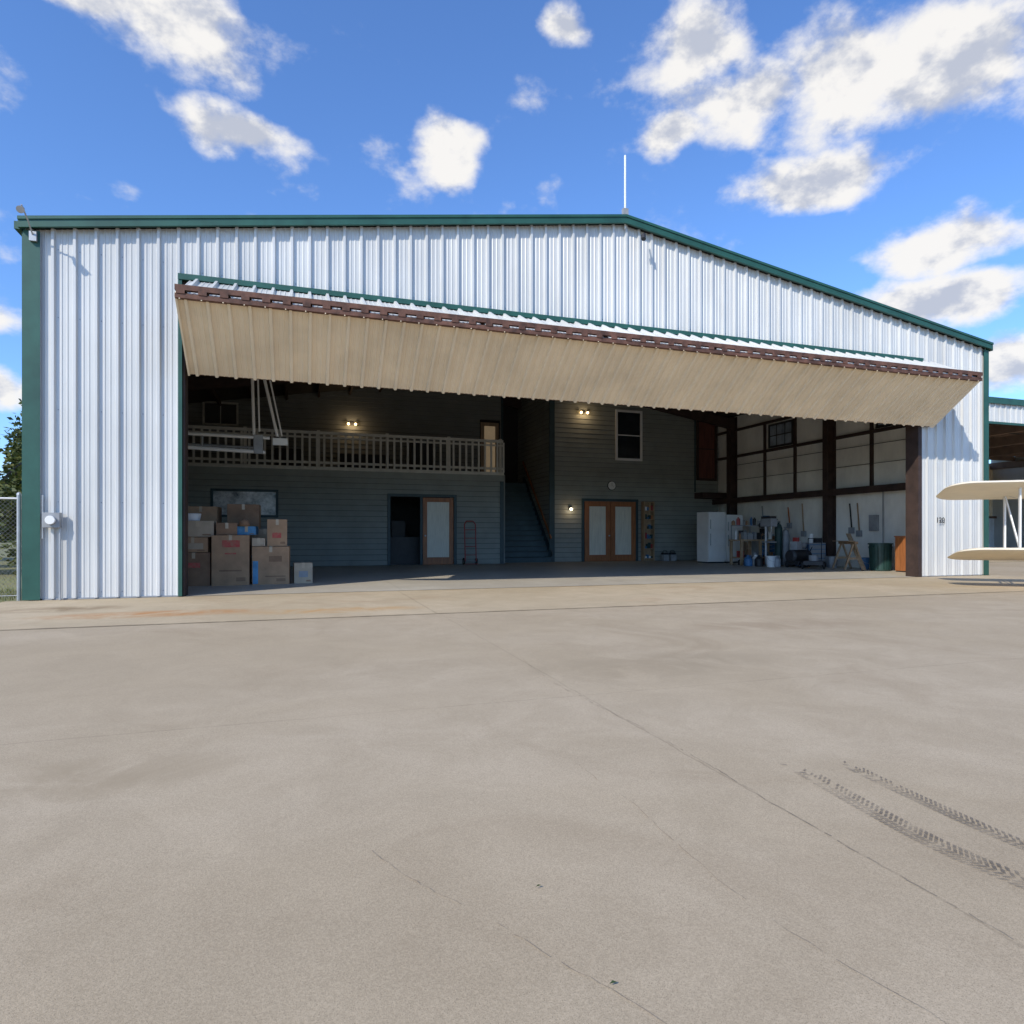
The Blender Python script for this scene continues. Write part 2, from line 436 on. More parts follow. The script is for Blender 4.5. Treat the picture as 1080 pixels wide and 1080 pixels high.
b.box(.07,11.22,YL-.01,YL+.03,4.34,4.40,M_rail)
x = .15
while x < 11.2:
    b.box(x,x+.07,YL-.045,YL-.011,3.38,4.479,M_rail); x += .235
for x in (.1,2.4,4.7,7.0,9.2,11.14): b.box(x-.05,x+.05,YL+.031,YL+.12,FZ+.02,4.62,M_rail)
b.make("balcony_railing", hangar)
M_refl = pmat("window_painted_reflection",(.66,.70,.72),.2,0,.55,2.6,c2=(.10,.12,.13),detail=5)  # bright and dark reflections painted into the pane colour
window("poster_window", hangar, (2.4,YL+.01,2.11), 2.05, .92, 'y', M_teal, M_refl, ft=.08, proud=.06)
M_blind = pmat("window_blind",(.05,.048,.042),.6)
window("loft_window", hangar, (1.22,YU-.02,5.7), 1.25, .9, 'y', M_rail, M_blind, ft=.07, bars=(2,1))
window("upper_window", hangar, (16.88,YR-.028,5.15), 1.22, 2.06, 'y', M_whitetrim, M_glassd, ft=.09, proud=.06, bars=(1,2))
window("red_curtain_window", hangar, (20.6,YR-.028,4.75), 1.0, 2.7, 'y', M_steel, M_redcur, ft=.1, proud=.05, bars=(1,2))
def framed(b, x0,x1,z1,y,mat,w=.1,z0=.013):
    b.box(x0-w,x0,y-.05,y,z0,z1+w,mat); b.box(x1,x1+w,y-.05,y,z0,z1+w,mat); b.box(x0,x1,y-.05,y,z1,z1+w,mat)
def leaf(b,x0,x1,z1,y,wood,glass,st=.15):
    b.box(x0,x0+st,y-.045,y,.02,z1,wood); b.box(x1-st,x1,y-.045,y,.02,z1,wood)
    b.box(x0+st,x1-st,y-.045,y,z1-st,z1,wood); b.box(x0+st,x1-st,y-.045,y,.02,.28,wood)
    b.box(x0+st,x1-st,y-.025,y-.01,.28,z1-st,glass)
b = B()
framed(b,7.1,9.36,2.42,YL-.01,M_teal); leaf(b,8.24,9.34,2.40,YL+.0,M_wood,M_curtain)
b.box(8.14,8.23,YL-.05,YL,.02,2.42,M_teal)
b.cyl((8.32,YL-.1,1.05),(8.32,YL-.04,1.05),.03,M_galv)
b.make("loft_entry_door", hangar, .004)
b = B(); framed(b,14.88,17.2,2.44,YR-.03,M_teal); leaf(b,14.9,16.03,2.43,YR-.036,M_wood,M_curtain,.2); leaf(b,16.05,17.18,2.43,YR-.036,M_wood,M_curtain,.2)
b.cyl((15.97,YR-.13,1.05),(15.97,YR-.08,1.05),.03,M_galv)
b.make("french_doors", hangar, .004)
b = B(); leaf(b,11.5,12.3,2.6,0,M_wood2,pmat("lit_glass",(.45,.4,.3),.4,emit=(1,.72,.42,.12)))
o = b.make("loft_door", hangar); o.location = (0,YU+.05,FZ)
b = B(); b.box(7.0,9.4,YL+.5,YL+.9,.013,1.0,M_black); b.box(7.3,7.8,YL+1.2,YL+1.6,.013,1.6,M_black); b.make("room_furniture", hangar)
b = B()
b.box(3.2,4.2,YU-1,YU-.5,FZ,FZ+1.0,M_black); b.box(5.5,7.5,YU-.9,YU-.2,FZ,FZ+.9,M_black)
b.box(8.4,9.3,YU-.5,YU-.1,FZ,FZ+1.5,M_black); b.make("loft_furniture", hangar, .02)

# ---- bifold door
FO = (-1.33,4.75); FI = (-.10,3.81); DX0, DX1 = 2.36, 19.28
dv = Vector((0,FI[0]-FO[0],FI[1]-FO[1])); dl = dv.length; du = dv/dl; dn = Vector((0,du.z,-du.y))
if dn.z > 0: dn = -dn
def leaf_low(s,h,w): p = Vector((s,FO[0],FO[1])) + du*w + dn*(h*1.0); return tuple(p)
corrugated("bifold_lower_leaf", DX0, DX1, leaf_low, lambda s: .0, lambda s: dl, M_cream, hangar)
up0 = Vector((0,-.10,OZ-.05)); upv = Vector((0,FO[0],FO[1]))-up0; ul = upv.length; uu = upv/ul; un = Vector((0,uu.z,-uu.y))
if un.z < 0: un = -un
def leaf_up(s,h,w): return tuple(Vector((s,up0.y,up0.z))+uu*w+un*h)
corrugated("bifold_upper_leaf", DX0, DX1, leaf_up, lambda s: 0, lambda s: ul, M_metal, hangar)
b = B()
b.box(DX0-.02,DX1+.02,FO[0]-.05,FO[0]+.03,FO[1]+.04,FO[1]+.12,M_rust)
b.box(DX0-.02,DX1+.02,FO[0]-.04,FO[0]+.05,FO[1]-.08,FO[1]-.01,M_rust)
x = DX0
while x < DX1:
    b.box(x,x+.12,FO[0]-.052,FO[0]-.041,FO[1]-.015,FO[1]+.045,M_rust)
    b.cyl((x+.045,FO[0]-.03,FO[1]-.081),(x+.045,FO[0]-.03,FO[1]-.095),.010,M_cream,n=8)
    x += .305
b.box(DX0,DX1,FI[0]-.0,FI[0]+.05,FI[1]-.0,FI[1]+.1,M_rust)
for x in [DX0+.05+i*(DX1-DX0-.1)/7 for i in range(8)]:
    b.beam((x,FO[0]+.05,FO[1]+.06),(x,FI[0],FI[1]+.12),.06,.1,M_steel)
    b.beam((x,FO[0]+.05,FO[1]+.02),(x,up0.y,up0.z-.08),.06,.08,M_steel)
b.make("door_frame_steel", hangar)
b = B(); b.box(DX0,OX1-.05,-.16,-.08,OZ-.05,OZ+.04,M_green)
b.make("hinge_trim", hangar)
b = B()
for x in (DX0-.02,DX1):
    p0 = Vector((x+.01,FO[0],FO[1])); p1 = Vector((x+.01,FI[0],FI[1]))
    b.beam(p0+dn*.01,p1+dn*.01,.03,.08,M_cream)
b.make("door_end_trim", hangar)
b = B()
y = 4.0
b.tube([(3.03,y,6.1),(3.10,y,3.42)],.035,M_white); b.tube([(3.15,y,6.1),(3.22,y,3.5)],.02,M_white)
b.tube([(3.26,y,6.1),(3.33,y,4.75),(3.62,y,3.40)],.035,M_white); b.tube([(3.42,y,4.9),(3.72,y,3.42)],.02,M_white)
b.tube([(.6,y,3.40),(3.45,y,3.36)],.04,M_white); b.tube([(.6,y,3.10),(3.35,y,3.02)],.045,M_white)
b.tube([(.6,y+.5,3.22),(3.2,y+.5,3.18)],.03,M_grey)
b.box(3.52,3.85,y-.06,y+.06,3.2,3.36,M_white); b.box(3.1,3.3,y-.05,y+.05,2.98,3.42,M_grey)
for x in (.8,2.0,3.1): b.tube([(x,y,3.05),(x,y,3.4)],.02,M_grey)
b.make("hanging_pipe_hoist")

def plight(loc, e, c=(1,.7,.4), r=.05, parent=None):
    l = bpy.data.lights.new("bulb_light","POINT"); l.energy = e; l.color = c; l.shadow_soft_size = r
    o = bpy.data.objects.new("bulb_light", l); COL.objects.link(o); o.location = loc; o.parent = parent; return o
def wall_lamp(x,y,z,two=False,e=12,mat=M_bulb,r=.045):
    E = empty("wall_lamp",(x,y,z)); b = B()
    b.box(-.07,.07,-.03,0,-.07,.07,M_black)
    for dx in ((-.14,.14) if two else (0,)):
        b.tube([(0,-.03,0),(dx,-.12,0)],.012,M_black,6)
        b.lathe((dx,-.12,-.05),[(.0,-.05),(r*.8,-.035),(r,0),(r*.8,.035),(0.005,.05)],mat,10)
        b.lathe((dx,-.12,0),[(.05,0),(.02,.06)],M_black,10)
    b.make("fixture",E)
    plight((0,-.3,-.08),e,parent=E)
wall_lamp(14.85,YR-.035,6.0,True,6); wall_lamp(6.08,YU-.035,5.6,True,7); wall_lamp(14.28,YR-.035,2.15,False,3,M_bulbw,.06)
wall_lamp(12.95,16.55,6.3,False,8)
b = B(); b.cyl((16.1,YR-.07,3.08),(16.1,YR-.032,3.08),.19,M_black,n=28); b.cyl((16.1,YR-.078,3.08),(16.1,YR-.071,3.08),.165,M_whitetrim,n=28)
b.beam((16.1,YR-.082,3.08),(16.1,YR-.082,3.20),.012,.004,M_black); b.beam((16.1,YR-.084,3.08),(16.18,YR-.084,3.04),.016,.004,M_black)
b.make("wall_clock")

E = empty("exterior_wall_lamp",(.1,-.05,5.95)); b = B()
b.tube([(0,-.08,-.1),(-.01,-.25,.06),(-.03,-.42,.20)],.012,M_galv); b.box(-.05,.05,-.08,-.022,-.2,-.05,M_galv)
b.cyl((-.03,-.38,.16),(-.01,-.52,.08),.03,M_galv,.055,12); b.make("arm_and_head",E)
b = B(); b.box(.24,.48,-.17,-.056,1.18,1.42,M_grey); b.cyl((.36,-.17,1.30),(.36,-.22,1.30),.07,M_whitetrim)
b.tube([(.46,-.08,0.01),(.46,-.08,1.18)],.02,M_galv); b.tube([(.22,-.08,1.0),(.22,-.08,1.7)],.012,M_galv)
b.make("electric_meter_box",bevel=.006)
b = B(); b.tube([(MID+.02,-.06,PEAK-.2),(MID+.02,-.06,PEAK+1.35)],.022,M_whitetrim); b.box(MID-.04,MID+.08,-.10,-.02,PEAK+.02,PEAK+.22,M_grey)
b.make("antenna_mast")
b = B(); b.tube([(MID+.32,-.3,PEAK-.42),(MID+.40,-.19,PEAK-.3)],.02,M_black); b.cyl((MID+.3,-.34,PEAK-.5),(MID+.32,-.3,PEAK-.40),.05,M_black); b.make("gable_floodlight")
cu = bpy.data.curves.new("hangar_number_sign","FONT"); cu.body = "120"; cu.size = .2; cu.extrude = .003
o = bpy.data.objects.new("hangar_number_sign",cu); COL.objects.link(o); o.location = (19.5,-.056,1.38); o.rotation_euler = (R(90),0,0); cu.materials.append(M_black)

# ================================================================= OBJECTS INSIDE
FZ0 = .0125
def carton(x0,x1,y0,y1,z0,z1,mat=M_card,rot=0,label=None):
    cx,cy = (x0+x1)/2,(y0+y1)/2; w,d,h = (x1-x0)/2,(y1-y0)/2,z1-z0
    b = B(); b.box(-w,w,-d,d,0,h-.004,mat)
    b.box(-w,-.004,-d,d,h-.003,h,mat); b.box(.004,w,-d,d,h-.003,h,mat)
    b.box(-.03,.03,-d-.002,d+.002,h+.0005,h+.002,M_tape)
    b.box(-.03,.03,-d-.003,-d-.0005,h-.12,h+.0005,M_tape)
    if label:
        for (a,c,e,f,m) in label: b.box(a*w,c*w,-d-.0035,-d-.001,e*h,f*h,m)
    b.box(w*.3,w*.8,-d-.003,-d-.001,h*.08,h*.16,M_card2)
    b.make("cardboard_box",loc=(cx,cy,z0),rot=rot,bevel=.006)
carton(1.74,2.36,2.35,2.95,FZ0,.70,M_card2,.02,[(-.5,.4,.55,.7,M_redlab)])
carton(1.76,2.33,2.37,2.9,.71,1.02,M_card,-.03,[(-.6,.7,.2,.6,M_card3)])
carton(1.80,2.42,2.4,2.9,1.03,1.36,M_card3,.05)
carton(2.40,3.12,2.3,2.9,FZ0,1.06,M_card,.0,[(-.45,.5,.76,.90,M_redlab),(-.3,.3,.62,.65,M_redlab),(-.6,.6,.28,.31,M_card2)])
carton(2.46,2.86,2.4,2.8,1.07,1.32,M_card2,.1); carton(2.88,3.25,2.55,2.9,1.07,1.25,M_bluelab,-.1)
carton(3.18,3.92,2.35,2.95,FZ0,.82,M_card,-.02,[(-.97,-.68,.02,.62,M_bluelab),(-.1,.6,.6,.75,M_card2),(-.3,.8,.2,.23,M_card2)])
carton(3.46,3.86,2.4,2.85,.83,1.40,M_card,.05,[(-.5,.4,.3,.5,M_redlab)]); carton(3.17,3.43,2.4,2.8,.83,1.0,M_card3)
carton(4.0,4.38,2.5,2.85,FZ0,.46,M_card3,.08,[(-.5,.5,.3,.6,M_grey)])
for i,(x,z) in enumerate([(1.5,0),(2.25,0),(3.0,0),(1.6,.6),(2.3,.6),(3.05,.6),(1.75,1.15),(2.6,1.15)]):
    carton(x,x+.66,3.25,3.85,FZ0+z,FZ0+z+.53+.06*(i%2),[M_card,M_card2,M_card3][i%3],random.uniform(-.06,.06))
b = B(); b.lathe((2.0,2.6,1.365),[(.14,0),(.17,.14),(.155,.15)],M_whitetrim); b.make("plastic_bin")
b = B(); b.lathe((3.0,2.6,1.255),[(.12,0),(.10,.1),(.03,.16)],M_card2); b.make("cloth_bag",smooth=True)

b = B()
for s in (-.2,.2): b.tube([(s,.0,.12),(s,.12,1.45),(s*.6,.16,1.56)],.02,M_red)
b.tube([(-.12,.16,1.56),(.12,.16,1.56)],.02,M_red)
for z in (.35,.65,.95,1.25): b.tube([(-.2,.02+z*.08,z),(.2,.02+z*.08,z)],.012,M_red)
b.box(-.24,.24,-.22,.02,.03,.045,M_red)
for s in (-.23,.23): b.torus((s,.1,.125),(1,0,0),.09,.035,M_rubber); b.cyl((s-.02,.1,.125),(s+.02,.1,.125),.06,M_grey)
b.tube([(-.23,.1,.125),(.23,.1,.125)],.012,M_grey)
b.make("hand_truck",loc=(9.88,9.95,FZ0))
b = B(); b.box(17.42,17.46,10.95,11.2,FZ0,2.45,M_wood2); b.box(17.86,17.9,10.95,11.2,FZ0,2.45,M_wood2); b.box(17.46,17.86,11.17,11.19,FZ0,2.45,M_wood2)
for i,z in enumerate((.1,.5,.9,1.3,1.7,2.05,2.4)):
    b.box(17.46,17.86,10.96,11.168,z,z+.03,M_wood2)
    if z < 2.3:
        for j in range(4):
            xx = 17.5+j*.09; b.box(xx,xx+.07,11.0,11.12,z+.031,z+.1+.18*random.random(),random.choice([M_red,M_blue,M_orange,M_white,M_greend,M_card]))
b.make("storage_rack")
for x in (18.35,18.7):
    b = B(); b.box(-.13,.13,-.12,.12,0,.26,M_grey); b.box(-.11,.11,-.10,.10,.261,.34,M_black); b.tube([(-.1,0,.34),(-.08,0,.42),(.08,0,.42),(.1,0,.34)],.012,M_black)
    b.make("tool_case",loc=(x,10.9,FZ0),bevel=.015)
def fridge(name,x0,x1,y0,h):
    b = B(); b.box(x0,x1,y0,y0+.7,.06,h,M_white); b.box(x0+.02,x1-.02,y0+.02,y0+.68,FZ0,.059,M_black)
    b.box(x0+.005,x1-.005,y0-.06,y0-.008,.12,h*.62,M_white); b.box(x0+.005,x1-.005,y0-.06,y0-.008,h*.63,h-.01,M_white)
    b.tube([(x0+.07,y0-.09,h*.35),(x0+.07,y0-.09,h*.58)],.015,M_grey); b.tube([(x0+.07,y0-.09,h*.67),(x0+.07,y0-.09,h*.85)],.015,M_grey)
    b.make(name,bevel=.015)
fridge("refrigerator",18.72,19.48,8.5,1.95); fridge("refrigerator",19.52,20.26,8.5,1.85)
E = empty("workbench",(0,0,0)); b = B()
b.box(18.75,20.5,6.6,7.3,.86,.92,M_wood2)
for x in (18.81,19.6,20.4):
    for y in (6.65,7.22): b.box(x-.04,x+.04,y-.04,y+.04,FZ0,.859,M_wood2)
b.box(18.8,20.45,6.7,7.25,.25,.29,M_wood2); b.box(18.85,20.46,7.1,7.305,1.4,1.43,M_grey)
for x in (18.85,19.65,20.43): b.box(x,x+.03,7.27,7.3,.92,1.399,M_grey)
b.make("bench_frame",E)
b = B()
rr = random.Random(3)
for z,y0 in ((.921,6.75),(.921,6.95),(.291,6.8),(1.431,7.15),(FZ0,6.8),(FZ0,6.35)):
    x = 18.82
    while x < 20.35:
        w = rr.uniform(.06,.22); h = rr.uniform(.08,.36); m = rr.choice([M_red,M_blue,M_grey,M_black,M_black,M_card2,M_whitetrim,M_grey,M_grey,M_black,M_galv])
        if rr.random() < .5: b.box(x,x+w,y0,y0+min(w,.14),z,z+h,m)
        else: b.lathe((x+w/2,y0+.07,z),[(w*.4,0),(w*.4,h*.75),(w*.15,h*.9),(w*.15,h)],m,12)
        x += w+rr.uniform(.01,.1)
b.make("bench_items",E,bevel=.006)
b = B(); b.box(-.2,.2,-.25,.2,0,.06,M_grey); b.cyl((0,.1,.06),(0,.1,1.65),.04,M_galv); b.box(-.18,.18,-.22,.1,.8,.84,M_grey)
b.box(-.13,.13,-.3,.22,1.35,1.62,M_grey); b.cyl((0,-.18,1.35),(0,-.18,1.1),.035,M_galv,.012); b.cyl((0,.25,1.4),(0,.38,1.4),.09,M_black)
b.box(-.12,.12,-.28,.2,1.621,1.7,M_black)
for a in range(3):
    t = a*2.09; b.tube([(.14,-.15,1.42),(.2,-.15+.2*math.cos(t),1.42+.2*math.sin(t))],.008,M_black,6)
b.make("drill_press",loc=(19.3,5.9,FZ0),bevel=.01)
b = B(); b.cyl((-.45,0,.38),(.45,0,.38),.2,M_black,n=20); b.cyl((-.5,0,.38),(-.45,0,.38),.12,M_black,.2,20); b.cyl((.45,0,.38),(.5,0,.38),.2,M_black,.12,20)
b.box(-.3,.3,-.13,.13,.58,.61,M_grey); b.box(-.28,-.02,-.12,.12,.611,.85,M_grey); b.cyl((.06,0,.72),(.3,0,.72),.1,M_grey); b.box(-.22,-.1,-.08,.08,.851,.98,M_red)
for s in (-.3,): b.torus((s,.22,.12),(0,1,0),.09,.03,M_rubber); b.torus((s,-.22,.12),(0,1,0),.09,.03,M_rubber)
b.box(.28,.36,-.12,.12,.0,.2,M_black); b.box(-.34,-.26,-.2,.2,.1,.22,M_black); b.tube([(.48,-.1,.5),(.65,-.1,.7),(.65,.1,.7),(.48,.1,.5)],.015,M_black)
b.make("air_compressor",loc=(19.6,4.8,FZ0),rot=.3)
def jug(x,y,m,s=1):
    b = B(); b.lathe((0,0,0),[(.13*s,0),(.15*s,.02),(.15*s,.26*s),(.05*s,.36*s),(.04*s,.40*s)],m,16); b.tube([(.05*s,0,.37*s),(.12*s,0,.38*s),(.13*s,0,.28*s)],.012,m,6); b.make("plastic_jug",loc=(x,y,FZ0),smooth=False)
def bucket(x,y,m):
    b = B(); b.lathe((0,0,0),[(.12,0),(.15,.34),(.16,.34),(.16,.37)],m,18); b.torus((0,0,.36),(0,0,1),.16,.008,m); b.tube([(-.16,0,.34),(-.12,-.1,.22),(0,-.14,.18),(.12,-.1,.22),(.16,0,.34)],.005,M_galv,5); b.make("bucket",loc=(x,y,FZ0))
for x,y,m in ((18.65,6.1,M_blue),(18.85,5.8,M_black),(19.15,5.3,M_grey),(20.2,5.5,M_blue),(19.0,6.15,M_whitetrim)): jug(x,y,m,.95)
for x,y,m in ((18.95,5.35,M_white),(19.9,5.5,M_black),(20.3,4.1,M_grey),(20.6,4.5,M_grey),(20.65,3.2,M_blue)): bucket(x,y,m)
for x,y,h,m in ((20.0,6.2,1.5,M_greend),(20.3,6.2,1.3,M_grey)):
    b = B(); b.lathe((0,0,0),[(.12,0),(.125,.02),(.125,h-.2),(.09,h-.08),(.035,h-.04),(.035,h)],m,16); b.cyl((-.06,0,h+.02),(.06,0,h+.02),.03,M_galv); b.make("gas_cylinder",loc=(x,y,FZ0))
b = B(); b.box(-.35,.35,-.22,.22,.1,.9,M_grey)
for i in range(5): b.box(-.33,.33,-.235,-.221,.13+i*.15,.26+i*.15,M_blue); b.box(-.2,.2,-.25,-.236,.22+i*.15,.235+i*.15,M_galv)
for s in (-.28,.28): b.torus((s,-.15,.05),(1,0,0),.035,.015,M_rubber); b.torus((s,.15,.05),(1,0,0),.035,.015,M_rubber)
b.box(-.33,.33,-.2,.2,.901,1.1,M_grey); b.box(-.1,.0,-.1,.1,1.101,1.3,M_black); b.make("tool_chest",loc=(20.6,7.7,FZ0),bevel=.008)
b = B(); b.box(-.3,.3,-.2,.2,.12,.75,M_blue); b.box(-.3,.3,-.2,.2,.76,.80,M_grey)
for i in range(4): b.box(-.28,.28,-.215,-.201,.15+i*.15,.28+i*.15,M_grey)
for s in (-.24,.24): b.torus((s,-.14,.06),(1,0,0),.045,.015,M_rubber); b.torus((s,.14,.06),(1,0,0),.045,.015,M_rubber)
b.cyl((-.1,0,.80),(-.1,0,1.1),.07,M_white); b.box(.0,.22,-.1,.1,.801,.95,M_black); b.make("rolling_tool_cart",loc=(20.45,5.05,FZ0),rot=-.2,bevel=.008)
b = B()
for x in (-.4,.4):
    for s in (-1,1): b.beam((x,s*.28,0.01),(x,s*.03,.78),.07,.04,M_wood2)
    b.beam((x,-.17,.35),(x,.17,.35),.03,.07,M_wood2)
b.box(-.55,.55,-.045,.045,.781,.86,M_wood2); b.box(-.6,.5,.05,.25,.862,.88,M_wood2); b.beam((-.7,-.15,.02),(.2,-.1,1.1),.14,.02,M_wood2)
b.make("sawhorse",loc=(20.15,3.35,FZ0),rot=1.2)
b = B(); b.lathe((0,0,0),[(.24,0),(.26,.02),(.30,.78),(.33,.78),(.33,.82),(.30,.82),(.285,.70)],M_greend,24)
for i in range(12):
    t = i*math.pi/6; b.beam((.262*math.cos(t),.262*math.sin(t),.06),(.295*math.cos(t),.295*math.sin(t),.72),.03,.02,M_greend)
for s in (-1,1): b.tube([(s*.33,-.08,.72),(s*.38,-.08,.70),(s*.38,.08,.70),(s*.33,.08,.72)],.012,M_greend,6)
b.make("trash_can",loc=(20.45,2.45,FZ0))
b = B(); b.box(-.28,.28,-.3,.3,0.03,1.0,M_wood); b.box(-.30,.30,-.32,.32,1.001,1.03,M_wood); b.box(-.27,-.01,-.318,-.301,.06,.97,M_wood); b.box(.01,.27,-.318,-.301,.06,.97,M_wood)
b.box(-.26,.26,-.28,.28,0,.029,M_black); b.make("wooden_cabinet",loc=(20.72,1.65,FZ0),bevel=.006)
b = B(); b.box(-.28,.28,-.35,.35,.12,.25,M_black); b.cyl((0,0,.25),(0,0,.42),.14,M_grey)
for sx in (-.3,.3):
    for sy in (-.3,.3): b.torus((sx,sy,.11),(1,0,0),.08,.03,M_rubber)
for s in (-.2,.2): b.tube([(s,.35,.2),(s,.95,.95)],.014,M_black)
b.tube([(-.2,.95,.95),(.2,.95,.95)],.014,M_black); b.make("lawn_mower",loc=(19.45,4.0,FZ0),rot=-.8,bevel=.01)
b = B()
for i,(y,z,h,m) in enumerate([(3.9,1.2,.9,M_wood2),(4.2,1.3,.8,M_black),(6.3,1.2,1.0,M_wood2),(7.0,1.5,.6,M_orange),(8.4,1.5,.7,M_grey)]):
    b.beam((W-.12,y,z),(W-.12,y+.08,z+h),.03,.03,m); b.box(W-.16,W-.08,y-.08,y+.1,z-.18,z+.02,M_grey)
b.make("hanging_garden_tools")

# ================================================================= NEIGHBOUR HANGAR
nh = empty("neighbour_hangar"); NX0,NX1,NY,NZ = 26.5,50.0,6.0,6.45
corrugated("fascia_panel",NX0,NX1,lambda s,h,w:(s,NY-h,w),lambda s:5.55,lambda s:NZ-.1,M_metal,nh)
b = B()
b.box(NX0-.1,NX1+.1,NY-.12,NY-.055,NZ-.18,NZ+.06,M_green); b.box(NX0,NX1,NY-.07,NY-.055,5.47,5.56,M_green)
for x in (NX0,NX0+7.8,NX0+15.6,NX1): b.box(x-.12,x+.12,NY+.05,NY+.35,0.01,5.5,M_green)
b.make("fascia_trim",nh)
M_beamn = pmat("purlin_tan",(.20,.13,.09),.7)
b = B(); b.box(NX0,NX1,NY,20,NZ-.06,NZ,M_roof_in)
for i in range(8): b.box(NX0,NX1,NY+.5+i*1.7,NY+.6+i*1.7,NZ-.35,NZ-.08,M_beamn)
for x in (NX0+.2,NX0+4,NX0+7.8,NX0+11.7,NX0+15.6,NX1-.2): b.box(x-.1,x+.1,NY+.1,20,NZ-.8,NZ-.36,M_beamn)
b.make("roof_and_purlins",nh)
corrugated("rear_panel_upper",NX0,NX1,lambda s,h,w:(s,19.9-h,w),lambda s:2.3,lambda s:5.9,M_cream,nh)
corrugated("rear_panel_lower",NX0,NX1,lambda s,h,w:(s,19.8-h,w),lambda s:.02,lambda s:2.28,M_white_panel,nh)
b = B(); b.box(NX0,NX0+.05,NY,20,.01,NZ-.07,M_metal); b.box(NX1-.05,NX1,NY,20,.01,NZ-.07,M_metal)
b.box(NX0,NX1,19.6,19.75,2.25,2.4,M_rust); b.make("side_panels",nh)

# ================================================================= BIPLANE (taildragger)
bp = empty("biplane",(20.58,-5.55,-.14),R(180-36.9)); bp.rotation_euler[0] = R(11)
def wing(name, half0, half1, chord, z, yc, mat, dih=.02):
    b = B(); mi = b.mi(mat)
    up = [(c, .13*(2.2*math.sqrt(c)*(1-c)*.62)) for c in [0,.02,.06,.12,.22,.35,.5,.65,.8,.92,1]]
    lo = [(c, -.035*math.sqrt(c)*(1-c)*2) for c in [.92,.8,.65,.5,.35,.22,.12,.06,.02]]
    ring = up+lo
    xs = []; L_ = abs(half1-half0); k = int(L_/.15)
    for i in range(k+1): xs.append(i/k*(L_-.45))
    for i in range(1,9): xs.append(L_-.45+.45*math.sin(i/8*math.pi/2))
    sg = 1 if half1 > half0 else -1; rings = []
    for j,d in enumerate(xs):
        e = max(0,(d-(L_-.45))/.45); cf = max(.06, math.sqrt(max(0,1-e*e))); cc = chord*(.35+.65*cf) if e > 0 else chord
        th = (1 if j % 2 == 0 else .955)*(cf if e > 0 else 1)
        base = len(b.v)
        for c,h in ring:
            b.v.append((half0+sg*d, yc+(.5-c)*cc, z+h*chord*th*1.0+dih*d))
        rings.append(base)
    m = len(ring)
    for a,c in zip(rings[:-1],rings[1:]):
        for i in range(m):
            j = (i+1)%m; b.f.append((a+i,a+j,c+j,c+i)); b.m.append(mi)
    b.f.append(tuple(rings[-1]+i for i in range(m))); b.m.append(mi); b.f.append(tuple(rings[0]+i for i in range(m))); b.m.append(mi)
    return b.make(name,bp)
UZ, LZ = 2.10, .83
wing("upper_wing_left",0,-5.0,1.4,UZ,.15,M_fabric,.0); wing("upper_wing_right",0,5.0,1.4,UZ,.15,M_fabric,.0)
wing("lower_wing_left",-.3,-4.8,1.3,LZ,-.1,M_fabric,.0); wing("lower_wing_right",.3,4.8,1.3,LZ,-.1,M_fabric,.0)
b = B()
for s in (-1,1):
    for x in (3.75,):
        zl = LZ+.07
        b.beam((s*x,.25,zl),(s*x,.50,UZ+.02),.03,.07,M_whitetrim); b.beam((s*x,-.5,zl),(s*x,-.25,UZ+.02),.03,.07,M_whitetrim)
        b.beam((s*x,.25,zl),(s*x,-.25,UZ+.02),.025,.04,M_whitetrim)
        for yy in (.25,-.45):
            b.tube([(s*x,yy,zl),(s*.6,yy+.2,UZ)],.004,M_galv,5); b.tube([(s*.4,yy,LZ+.1),(s*x,yy+.25,UZ)],.004,M_galv,5)
    b.beam((s*.3,.5,1.5),(s*.6,.6,UZ+.02),.03,.05,M_whitetrim); b.beam((s*.3,-.2,1.5),(s*.6,-.2,UZ+.02),.03,.05,M_whitetrim)
    b.beam((s*.25,.6,.8),(s*.8,.75,.3),.04,.07,M_fuse); b.torus((s*.85,.75,.28),(1,0,0),.2,.075,M_rubber); b.cyl((s*.85-.04,.75,.28),(s*.85+.04,.75,.28),.15,M_fuse)
b.tube([(-.85,.75,.28),(.85,.75,.28)],.02,M_black)
b.make("struts_and_gear",bp)
b = B(); mi = b.mi(M_fuse); st = [(1.75,.30,.36,1.15),(1.65,.42,.46,1.15),(1.1,.44,.5,1.13),(.4,.42,.52,1.12),(-.4,.41,.52,1.14),(-1.4,.36,.44,1.18),(-2.6,.25,.32,1.24),(-3.8,.12,.2,1.32),(-4.6,.04,.12,1.36)]
n = 16; rs = []
for y,w,h,z in st:
    rs.append(len(b.v))
    for i in range(n):
        t = 2*math.pi*i/n; b.v.append((w*math.copysign(abs(math.cos(t))**.8,math.cos(t)),y,z+h*math.copysign(abs(math.sin(t))**.8,math.sin(t))))
for a,c in zip(rs[:-1],rs[1:]):
    for i in range(n): b.f.append((a+i,a+(i+1)%n,c+(i+1)%n,c+i)); b.m.append(mi)
b.f.append(tuple(rs[0]+i for i in range(n))); b.m.append(mi); b.f.append(tuple(rs[-1]+i for i in range(n))); b.m.append(mi)
b.make("fuselage",bp,smooth=True)
b = B(); b.cyl((0,1.75,1.15),(0,1.95,1.15),.16,M_fuse,.04); b.beam((-1.05,1.88,1.15),(1.05,1.88,1.15),.16,.03,M_wood)
for i in range(7):
    t = i*2*math.pi/7; b.cyl((.2*math.cos(t),1.7,1.15+.2*math.sin(t)),(.48*math.cos(t),1.7,1.15+.48*math.sin(t)),.08,M_black)
for yy in (-.7,-1.5): b.torus((0,yy,1.62),(0,0,1),.25,.03,M_black)
b.make("engine_and_propeller",bp)
b = B()
